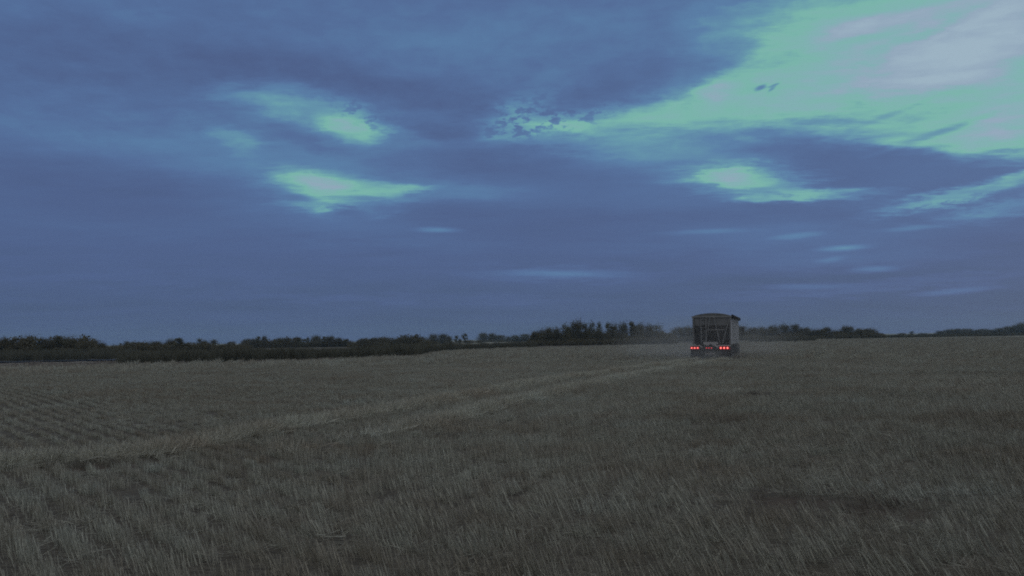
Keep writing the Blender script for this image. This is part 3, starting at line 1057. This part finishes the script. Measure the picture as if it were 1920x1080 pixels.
# undergrowth that closes the feet of the rows
m_brush = leafy("brush_leaves", (0.10, 0.09, 0.055), (0.15, 0.13, 0.08), 0.2)
rg = np.random.default_rng(23)


def brush_mesh():
    V, Fc = [], []
    for i in range(230):
        a_, q = rg.uniform(0, 6.28), math.sqrt(rg.random())
        c = np.array([math.cos(a_) * q * 1.2, math.sin(a_) * q * 1.2, rg.random() ** 0.8 * 1.5 * (1.1 - 0.6 * q * q)])
        s = rg.uniform(0.08, 0.2)
        n1 = rg.normal(0, 1, 3)
        n1 /= np.linalg.norm(n1)
        s1 = np.cross(n1, rg.normal(0, 1, 3))
        s1 /= np.linalg.norm(s1)
        s2 = np.cross(n1, s1)
        o = len(V)
        V += [c - s1 * s, c + s2 * s * 0.6 + n1 * s * 0.15, c + s1 * s, c - s2 * s * 0.6]
        Fc.append((o, o + 1, o + 2, o + 3))
    return V, Fc


brush_coll = proto_collection("brush_pieces", [mesh_np("brush_clump", *brush_mesh(), m_brush) for i in range(5)])
bpts = np.concatenate([
    band(-40, 240, -9, 4, 0.30, (158, 158)), band(225, 470, -10, 8, 0.22, (183, 190)), band(450, 662, -2, 5, 0.40, (290, 290)), band(655, 812, -6, 6, 0.3, (242, 250)),
    band(795, 900, -4, 4, 0.2, (380, 420)), band(892, 1000, -4, 4, 0.3, (556, 560)), band(992, 1262, -13, 4, 0.55, (212, 212)), band(1250, 1320, -4, 4, 0.4, (288, 292)),
    band(1376, 1565, -9, 4, 0.4, (322, 330)), band(1560, 1655, -8, 4, 0.35, (325, 330)), band(1752, 1934, -4, 4, 0.35, (638, 640))])
br = scatter_band("undergrowth", brush_coll, bpts, 0.7, 1.15, 5, 1.0)
tall_pts = np.concatenate([band(1000, 1262, -5, 4, 0.42, (212, 212)), band(1376, 1640, -4, 4, 0.3, (330, 330)), band(0, 190, -5, 4, 0.25, (160, 160)),
                           band(455, 650, -2, 3, 0.3, (290, 290)), band(665, 800, -3, 3, 0.3, (246, 246)), band(1765, 1920, -3, 3, 0.3, (640, 640))])
tall_b = scatter_band("saplings", brush_coll, tall_pts, 0.9, 1.5, 5, 1.35)
tag(tall_b, "thick sapling growth between the trunks of the tree rows", "saplings", kind="stuff")
tag(br, "dark tangled undergrowth at the feet of the tree rows", "undergrowth", kind="stuff")

# ------------------------------------------------------------------ grain truck
m_white = plain("trailer_white", (0.50, 0.50, 0.50), 0.45, var=0.15, scale=1.5)
m_end = plain("trailer_end", (0.18, 0.172, 0.165), 0.6, var=0.25, scale=2.5)  # end pieces a darker grey than the side walls
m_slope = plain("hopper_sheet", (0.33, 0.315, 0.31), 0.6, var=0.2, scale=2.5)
m_steel = plain("frame_steel", (0.25, 0.24, 0.23), 0.5, var=0.2)
m_pale = plain("galvanised_plate", (0.42, 0.38, 0.36), 0.5, var=0.2)
m_tarp = plain("tarp_cloth", (0.155, 0.15, 0.14), 0.8, var=0.2)
m_black = plain("black_rubber", (0.035, 0.033, 0.032), 0.8, var=0.3)
m_dark = plain("dark_chassis", (0.06, 0.056, 0.052), 0.7, var=0.3)
m_cab = plain("cab_paint", (0.30, 0.28, 0.26), 0.35, var=0.1)
m_glass = plain("cab_glass", (0.03, 0.035, 0.04), 0.1, var=0.05, spec=0.6)


def glow(name, col, st):
    m, n = mat(name)
    e = n.add('ShaderNodeEmission')
    e.inputs[0].default_value = (*col, 1)
    e.inputs[1].default_value = st
    n.link(e.outputs[0], n.add('ShaderNodeOutputMaterial').inputs[0])
    return m


m_lens = plain("red_lens", (0.45, 0.02, 0.03), 0.25, var=0.05)
m_lit = glow("lamp_lit", (1.0, 0.06, 0.07), 1.3)
m_lit_core = glow("lamp_core", (1.0, 0.27, 0.22), 2.2)
m_lit_dim = glow("lamp_dim", (0.75, 0.06, 0.08), 0.7)


class MB:
    def __init__(s):
        s.V, s.F = [], []

    def box(s, x0, x1, y0, y1, z0, z1):
        o = len(s.V)
        s.V += [(x, y, z) for z in (z0, z1) for y in (y0, y1) for x in (x0, x1)]
        s.F += [tuple(o + i for i in f) for f in ((0, 2, 3, 1), (4, 5, 7, 6), (0, 1, 5, 4), (2, 6, 7, 3), (0, 4, 6, 2), (1, 3, 7, 5))]
        return s

    def bar(s, p, q, w, k=6):
        V, Fc = [], []
        tube(V, Fc, p, q, w / 2, w / 2, k)
        Fc += [tuple(range(k))[::-1], tuple(range(k, 2 * k))]
        o = len(s.V)
        s.V += V
        s.F += [tuple(o + i for i in f) for f in Fc]
        return s

    def prism(s, pts, y0, y1):
        """outline in x,z pushed from y0 to y1"""
        o, k = len(s.V), len(pts)
        s.V += [(x, y0, z) for x, z in pts] + [(x, y1, z) for x, z in pts]
        s.F += [tuple(o + i for i in range(k))[::-1] if False else tuple(o + i for i in range(k)), tuple(o + k + i for i in reversed(range(k)))]
        s.F += [(o + i, o + k + i, o + k + (i + 1) % k, o + (i + 1) % k) for i in range(k)]
        return s

    def poly(s, pts, faces):
        o = len(s.V)
        s.V += pts
        s.F += [tuple(o + i for i in f) for f in faces]
        return s

    def lathe(s, prof, ax, k=24):
        """profile of (offset along x, radius) turned about the x axis through ax"""
        o, m_ = len(s.V), len(prof)
        for (dx, r_) in prof:
            for q in range(k):
                an = 2 * math.pi * q / k
                s.V.append((ax[0] + dx, ax[1] + r_ * math.cos(an), ax[2] + r_ * math.sin(an)))
        for i in range(m_ - 1):
            for q in range(k):
                q2 = (q + 1) % k
                s.F.append((o + i * k + q, o + i * k + q2, o + (i + 1) * k + q2, o + (i + 1) * k + q))
        return s

    def build(s, name, m, parent, bevel=0.0, smooth=False):
        me = mesh_np(name, s.V, s.F, m, smooth)
        bm = bmesh.new()
        bm.from_mesh(me)
        bmesh.ops.recalc_face_normals(bm, faces=bm.faces)
        bm.to_mesh(me)
        bm.free()
        o = link(name, me, parent)
        if bevel:
            b_ = o.modifiers.new("bevel", 'BEVEL')
            b_.width = bevel
            b_.segments = 2
        return o


TR = 62.0
tx, ty = px_ground(1332.5, TR)
truck = bpy.data.objects.new("grain_truck", None)
COL.objects.link(truck)
truck.location = (tx, ty, float(ground_z(tx, ty)))
HEAD = R(16.6)
truck.rotation_euler = (0, R(0.6), -HEAD)
tag(truck, "grain truck with tarped hopper trailer, red tail lights lit, driving off in dust", "truck")

W, LEN, ZT, ZB = 1.28, 12.4, 3.0, 1.08
X0 = 0.06     # the body sits a touch right of the light bar in the picture
# side walls: sheet with posts outside, hopper bottoms below
for sx in (-1, 1):
    b_ = MB()
    b_.box(*(sorted((X0 + sx * (W - 0.05), X0 + sx * W))), 0.0, LEN, ZB, ZT)
    b_.build("side_wall", m_white, truck)
    for i in range(1, 11):
        yy = i * LEN / 11
        MB().box(*sorted((X0 + sx * (W + 0.003), X0 + sx * (W + 0.045))), yy - 0.04, yy + 0.04, ZB + 0.02, ZT - 0.12).build("side_post", m_white, truck)
b_ = MB().box(X0 - W + 0.053, X0 + W - 0.053, LEN - 0.06, LEN - 0.003, ZB, ZT)
b_.build("front_wall", m_white, truck)
b_ = MB().box(X0 - W + 0.053, X0 + W - 0.053, 0.02, 0.07, 2.36, ZT - 0.10)
b_.build("rear_panel", m_end, truck)
# sloping end sheet, recessed under the rear panel, and the twin hoppers
wi = W - 0.056
b_ = MB().poly([(X0 - wi, 0.075, 2.38), (X0 + wi, 0.075, 2.38), (X0 + wi, 1.9, 0.95), (X0 - wi, 1.9, 0.95),
                (X0 - wi, 0.125, 2.38), (X0 + wi, 0.125, 2.38), (X0 + wi, 1.95, 0.95), (X0 - wi, 1.95, 0.95)],
               [(0, 1, 2, 3), (7, 6, 5, 4), (0, 4, 5, 1), (2, 6, 7, 3), (1, 5, 6, 2), (0, 3, 7, 4)])
b_.build("slope_sheet", m_slope, truck)
for y0 in (2.0, 7.0):
    b_ = MB().poly([(X0 - wi, y0, ZB - 0.02), (X0 + wi, y0, ZB - 0.02), (X0 + wi, y0 + 4.6, ZB - 0.02), (X0 - wi, y0 + 4.6, ZB - 0.02),
                    (-0.35, y0 + 1.8, 0.48), (0.35, y0 + 1.8, 0.48), (0.35, y0 + 2.8, 0.48), (-0.35, y0 + 2.8, 0.48)],
                   [(0, 1, 5, 4), (1, 2, 6, 5), (2, 3, 7, 6), (3, 0, 4, 7), (4, 5, 6, 7), (3, 2, 1, 0)])
    b_.build("hopper", m_white, truck)
# top rim and corner posts
b_ = MB()
b_.box(X0 - W - 0.06, X0 + W + 0.06, -0.05, 0.016, ZT - 0.10, ZT)
for sx in (-1, 1):
    b_.box(*sorted((X0 + sx * (W + 0.003), X0 + sx * (W + 0.06))), 0.02, LEN, ZT - 0.10, ZT)
b_.build("top_rim", m_steel, truck, 0.01)
for sx in (-1, 1):
    MB().box(*sorted((X0 + sx * (W + 0.002), X0 + sx * (W - 0.11))), -0.03, -0.002, ZB, ZT - 0.103).build("corner_post", m_end, truck)
# tarp: arched over the top, rolled along the right rim
arc = []
for i in range(17):
    u = -1 + i / 8
    arc.append((X0 + u * (W - 0.02), ZT + 0.004 + 0.19 * (1 - abs(u) ** 2.2)))
b_ = MB().prism(arc + [(X0 + W - 0.02, ZT + 0.001), (X0 - W + 0.02, ZT + 0.001)], -0.03, LEN)
tarp = b_.build("tarp", m_tarp, truck)
for i in range(1, 12):
    b_ = MB()
    yy = i * LEN / 12
    pts = [(x_, yy, z_ + 0.012) for x_, z_ in arc]
    for p_, q_ in zip(pts[:-1], pts[1:]):
        b_.bar(p_, q_, 0.04, 5)
    b_.build("tarp_bow", m_steel, tarp)
b_ = MB().bar((X0 + W + 0.10, -0.1, ZT + 0.03), (X0 + W + 0.10, LEN + 0.1, ZT + 0.03), 0.13, 10)
roll = b_.build("tarp_roll", m_black, tarp)
for i in range(7):
    yy = 0.9 + i * 1.8
    MB().box(X0 + W + 0.02, X0 + W + 0.17, yy - 0.25, yy + 0.25, ZT - 0.16, ZT - 0.03).build("latch_plate", m_black, tarp)
# ladder on the left of the rear end
b_ = MB()
for xx in (-0.64, -0.31):
    b_.bar((xx, -0.08, ZT - 0.02), (xx, -0.08, 1.22), 0.06)
lad = b_.build("ladder", m_steel, truck)
for i in range(6):
    zz_ = 1.35 + i * 0.285
    MB().bar((-0.64, -0.08, zz_), (-0.31, -0.08, zz_), 0.032).build("rung", m_steel, lad)
# braces
for p_, q_ in (((0.22, -0.04, 2.92), (0.60, -0.04, 1.12)), ((1.26, -0.04, 2.86), (0.76, -0.04, 1.12)), ((-0.02, -0.04, 2.9), (-0.19, -0.04, 2.1)),
               ((-0.19, -0.075, 2.05), (0.92, -0.075, 2.05))):
    MB().bar(p_, q_, 0.065).build("rear_brace", m_steel, truck)
# light bar, plates
MB().box(-1.33, 1.33, -0.62, -0.50, 0.72, 0.95).build("light_bar", m_dark, truck, 0.01)
MB().box(-1.31, -0.72, -0.64, -0.2, 0.953, 1.00).build("fender", m_pale, truck, 0.01)
MB().box(0.44, 1.31, -0.64, -0.2, 0.953, 1.03).build("fender", m_pale, truck, 0.01)
b_ = MB().prism([(-0.50, 1.24), (0.48, 1.24), (0.50, 1.12), (0.30, 0.99), (0.16, 1.0), (0.0, 1.13), (-0.14, 1.0), (-0.28, 1.0), (-0.44, 1.08)], -0.58, -0.54)
b_.build("hitch_plate", m_pale, truck)
for xx in (-0.66, 0.38):
    MB().bar((xx - 0.1, -0.66, 1.02), (xx + 0.12, -0.66, 0.86), 0.10).build("light_bar_bracket", m_pale, truck)
# chassis rails, axles, mud flaps, wheels
for xx in (-0.45, 0.45):
    MB().box(xx - 0.05, xx + 0.05, -0.49, LEN - 0.4, 0.70, 0.948).build("chassis_rail", m_dark, truck)
for yy in (0.9, 2.2):
    MB().bar((-1.0, yy, 0.5), (1.0, yy, 0.5), 0.13, 8).build("axle", m_steel, truck)
for sx in (-1, 1):
    MB().box(*sorted((sx * 0.68, sx * 1.32)), -0.6, -0.585, 0.10, 0.717).build("mud_flap", m_black, truck)
MB().bar((-0.35, -0.57, 0.43), (0.3, -0.57, 0.43), 0.07).build("tow_bar", m_pale, truck)


def wheel(x_, y_, first=[None]):
    if first[0] is None:
        prof = [(-0.11, 0.30), (-0.135, 0.36), (-0.14, 0.44), (-0.11, 0.50), (-0.05, 0.515), (0.05, 0.515), (0.11, 0.50), (0.14, 0.44), (0.135, 0.36), (0.11, 0.30)]
        w = bpy.data.objects.new("wheel", None)
        COL.objects.link(w)
        MB().lathe(prof + [prof[0]], (0, 0, 0)).build("tyre", m_black, w, smooth=True)
        MB().lathe([(-0.10, 0.0), (-0.10, 0.12), (-0.05, 0.2), (-0.105, 0.298), (0.105, 0.298), (0.05, 0.2), (0.10, 0.12), (0.10, 0.0)], (0, 0, 0)).build("rim", m_steel, w, smooth=True)
        first[0] = w
    else:
        w = first[0].copy()
        COL.objects.link(w)
        for ch in list(first[0].children):
            c = ch.copy()
            COL.objects.link(c)
            c.parent = w
    w.parent = truck
    w.location = (x_, y_, 0.5)


for yy in (0.9, 2.2, 10.6, 11.9):
    for xx in (-1.15, -0.84, 0.84, 1.15):
        wheel(xx, yy)
for xx in (-1.08, 1.08):
    wheel(xx, 16.3)


def disc(name, x_, z_, rx, rz, m, parent, y0=-0.623, dep=0.03, k=16):
    pts = [(x_ + rx * math.cos(2 * math.pi * i / k), z_ + rz * math.sin(2 * math.pi * i / k)) for i in range(k)]
    return MB().prism(pts, y0 - dep, y0).build(name, m, parent)


for x0, x1 in ((-1.33, -0.74), (0.58, 1.23)):
    MB().box(x0, x1, -0.648, -0.623, 0.755, 0.915).build("lamp_housing", m_lens, truck)
for xx, rz in ((-1.24, 0.05), (-1.04, 0.05), (-0.84, 0.05), (0.68, 0.075), (0.90, 0.075), (1.12, 0.075)):
    o = disc("tail_light", xx, 0.835, 0.068, rz, m_lit, truck, -0.65)
    disc("bulb", xx, 0.84, 0.042, rz * 0.55, m_lit_core, o, -0.682, 0.012)
for xx in (-0.26, -0.10, 0.07):
    disc("marker_light", xx, 0.835, 0.05, 0.04, m_lit_dim, truck)
disc("marker_light", 1.265, 0.80, 0.04, 0.08, m_lens, truck)
# tractor
b_ = MB().poly([(-1.15, 12.9, 1.0), (1.15, 12.9, 1.0), (1.15, 15.3, 1.0), (-1.15, 15.3, 1.0), (-1.1, 12.95, 2.75), (1.1, 12.95, 2.75), (1.05, 14.6, 2.8), (-1.05, 14.6, 2.8),
                (-1.12, 15.2, 1.75), (1.12, 15.2, 1.75)],
               [(0, 1, 5, 4), (1, 2, 9, 6, 5), (3, 0, 4, 7, 8), (4, 5, 6, 7), (7, 6, 9, 8), (8, 9, 2, 3), (3, 2, 1, 0)])
b_.build("cab", m_cab, truck, 0.04)
MB().poly([(-1.0, 15.303, 0.75), (1.0, 15.303, 0.75), (0.9, 17.1, 0.7), (-0.9, 17.1, 0.7), (-0.95, 15.303, 1.7), (0.95, 15.303, 1.7), (0.75, 17.1, 1.45), (-0.75, 17.1, 1.45)],
          [(0, 1, 5, 4), (1, 2, 6, 5), (2, 3, 7, 6), (3, 0, 4, 7), (4, 5, 6, 7), (3, 2, 1, 0)]).build("hood", m_cab, truck, 0.05)
MB().poly([(-0.98, 14.68, 2.74), (0.98, 14.68, 2.74), (1.04, 15.2, 1.86), (-1.04, 15.2, 1.86), (-0.98, 14.72, 2.76), (0.98, 14.72, 2.76), (1.04, 15.24, 1.88), (-1.04, 15.24, 1.88)],
          [(0, 1, 2, 3), (7, 6, 5, 4), (0, 4, 5, 1), (2, 6, 7, 3), (1, 5, 6, 2), (0, 3, 7, 4)]).build("windscreen", m_glass, truck)
for sx in (-1, 1):
    mm = MB().box(*sorted((sx * 1.46, sx * 1.66)), 14.7, 14.8, 1.72, 2.36).build("mirror", m_black, truck, 0.02)
    MB().bar((sx * 1.1, 14.9, 2.3), (sx * 1.5, 14.76, 2.3), 0.04).build("mirror_arm", m_dark, mm)
    MB().bar((sx * 1.1, 14.9, 1.8), (sx * 1.5, 14.76, 1.8), 0.04).build("mirror_arm", m_dark, mm)
    MB().bar((sx * 0.95, 12.6, 0.72), (sx * 0.95, 14.4, 0.72), 0.56, 14).build("fuel_tank", m_pale, truck)
for xx in (-0.45, 0.45):
    MB().box(xx - 0.05, xx + 0.05, 9.6, 17.0, 0.55, 0.69).build("tractor_rail", m_dark, truck)

# ------------------------------------------------------------------ dust stirred up by the wheels
m_dust, n = mat("dust_air")
o_ = n.add('ShaderNodeTexCoord')
ln = n.add('ShaderNodeVectorMath', operation='LENGTH')
n.link(o_.outputs['Object'], ln.inputs[0])
fall = n.maprange(ln.outputs['Value'], 0.15, 1.0, 1.0, 0.0)
g = n.add('ShaderNodeNewGeometry')
nz = n.noise(g.outputs['Position'], 0.22, 3, 0.55)
core = n.add('ShaderNodeMapping', vector_type='TEXTURE')
n.link(o_.outputs['Object'], core.inputs['Vector'])
core.inputs['Location'].default_value = (0.02, -0.42, -0.12)
core.inputs['Scale'].default_value = (0.34, 0.42, 0.42)
lc = n.add('ShaderNodeVectorMath', operation='LENGTH')
n.link(core.outputs[0], lc.inputs[0])
thick = n.maprange(lc.outputs['Value'], 0.1, 1.0, 2.2, 0.0)
den = n.math('MULTIPLY', n.math('MULTIPLY', n.math('ADD', fall, thick), n.maprange(nz, 0.3, 0.7, 0.35, 1.3)), 0.038)
pv = n.add('ShaderNodeVolumePrincipled')
pv.inputs['Color'].default_value = (0.66, 0.66, 0.64, 1)
n.link(den, pv.inputs['Density'])
n.link(pv.outputs[0], n.add('ShaderNodeOutputMaterial').inputs['Volume'])
bm = bmesh.new()
bmesh.ops.create_icosphere(bm, subdivisions=3, radius=1.0)
me = bpy.data.meshes.new("dust_cloud")
bm.to_mesh(me)
bm.free()
me.materials.append(m_dust)
dust = link("dust_cloud", me)
dx, dy = px_ground(1318, 68)
dust.location = (dx, dy, 0.6)
dust.scale = (9, 16, 3.2)
dust.rotation_euler = (0, 0, -HEAD)
tag(dust, "pale dust hanging low behind and around the truck", "dust", kind="stuff")

# ------------------------------------------------------------------ evening air
m_air, n = mat("evening_air")
pv = n.add('ShaderNodeVolumePrincipled')
pv.inputs['Color'].default_value = (0.55, 0.78, 0.95, 1)
pv.inputs['Density'].default_value = 0.00022
n.link(pv.outputs[0], n.add('ShaderNodeOutputMaterial').inputs['Volume'])
hz = link("haze", mesh_np("haze", *(lambda m_: (m_.V, m_.F))(MB().box(-1400, 1400, -300, 1700, -2, 25)), m_air))
tag(hz, "thin evening haze over the field", "haze", kind="stuff")
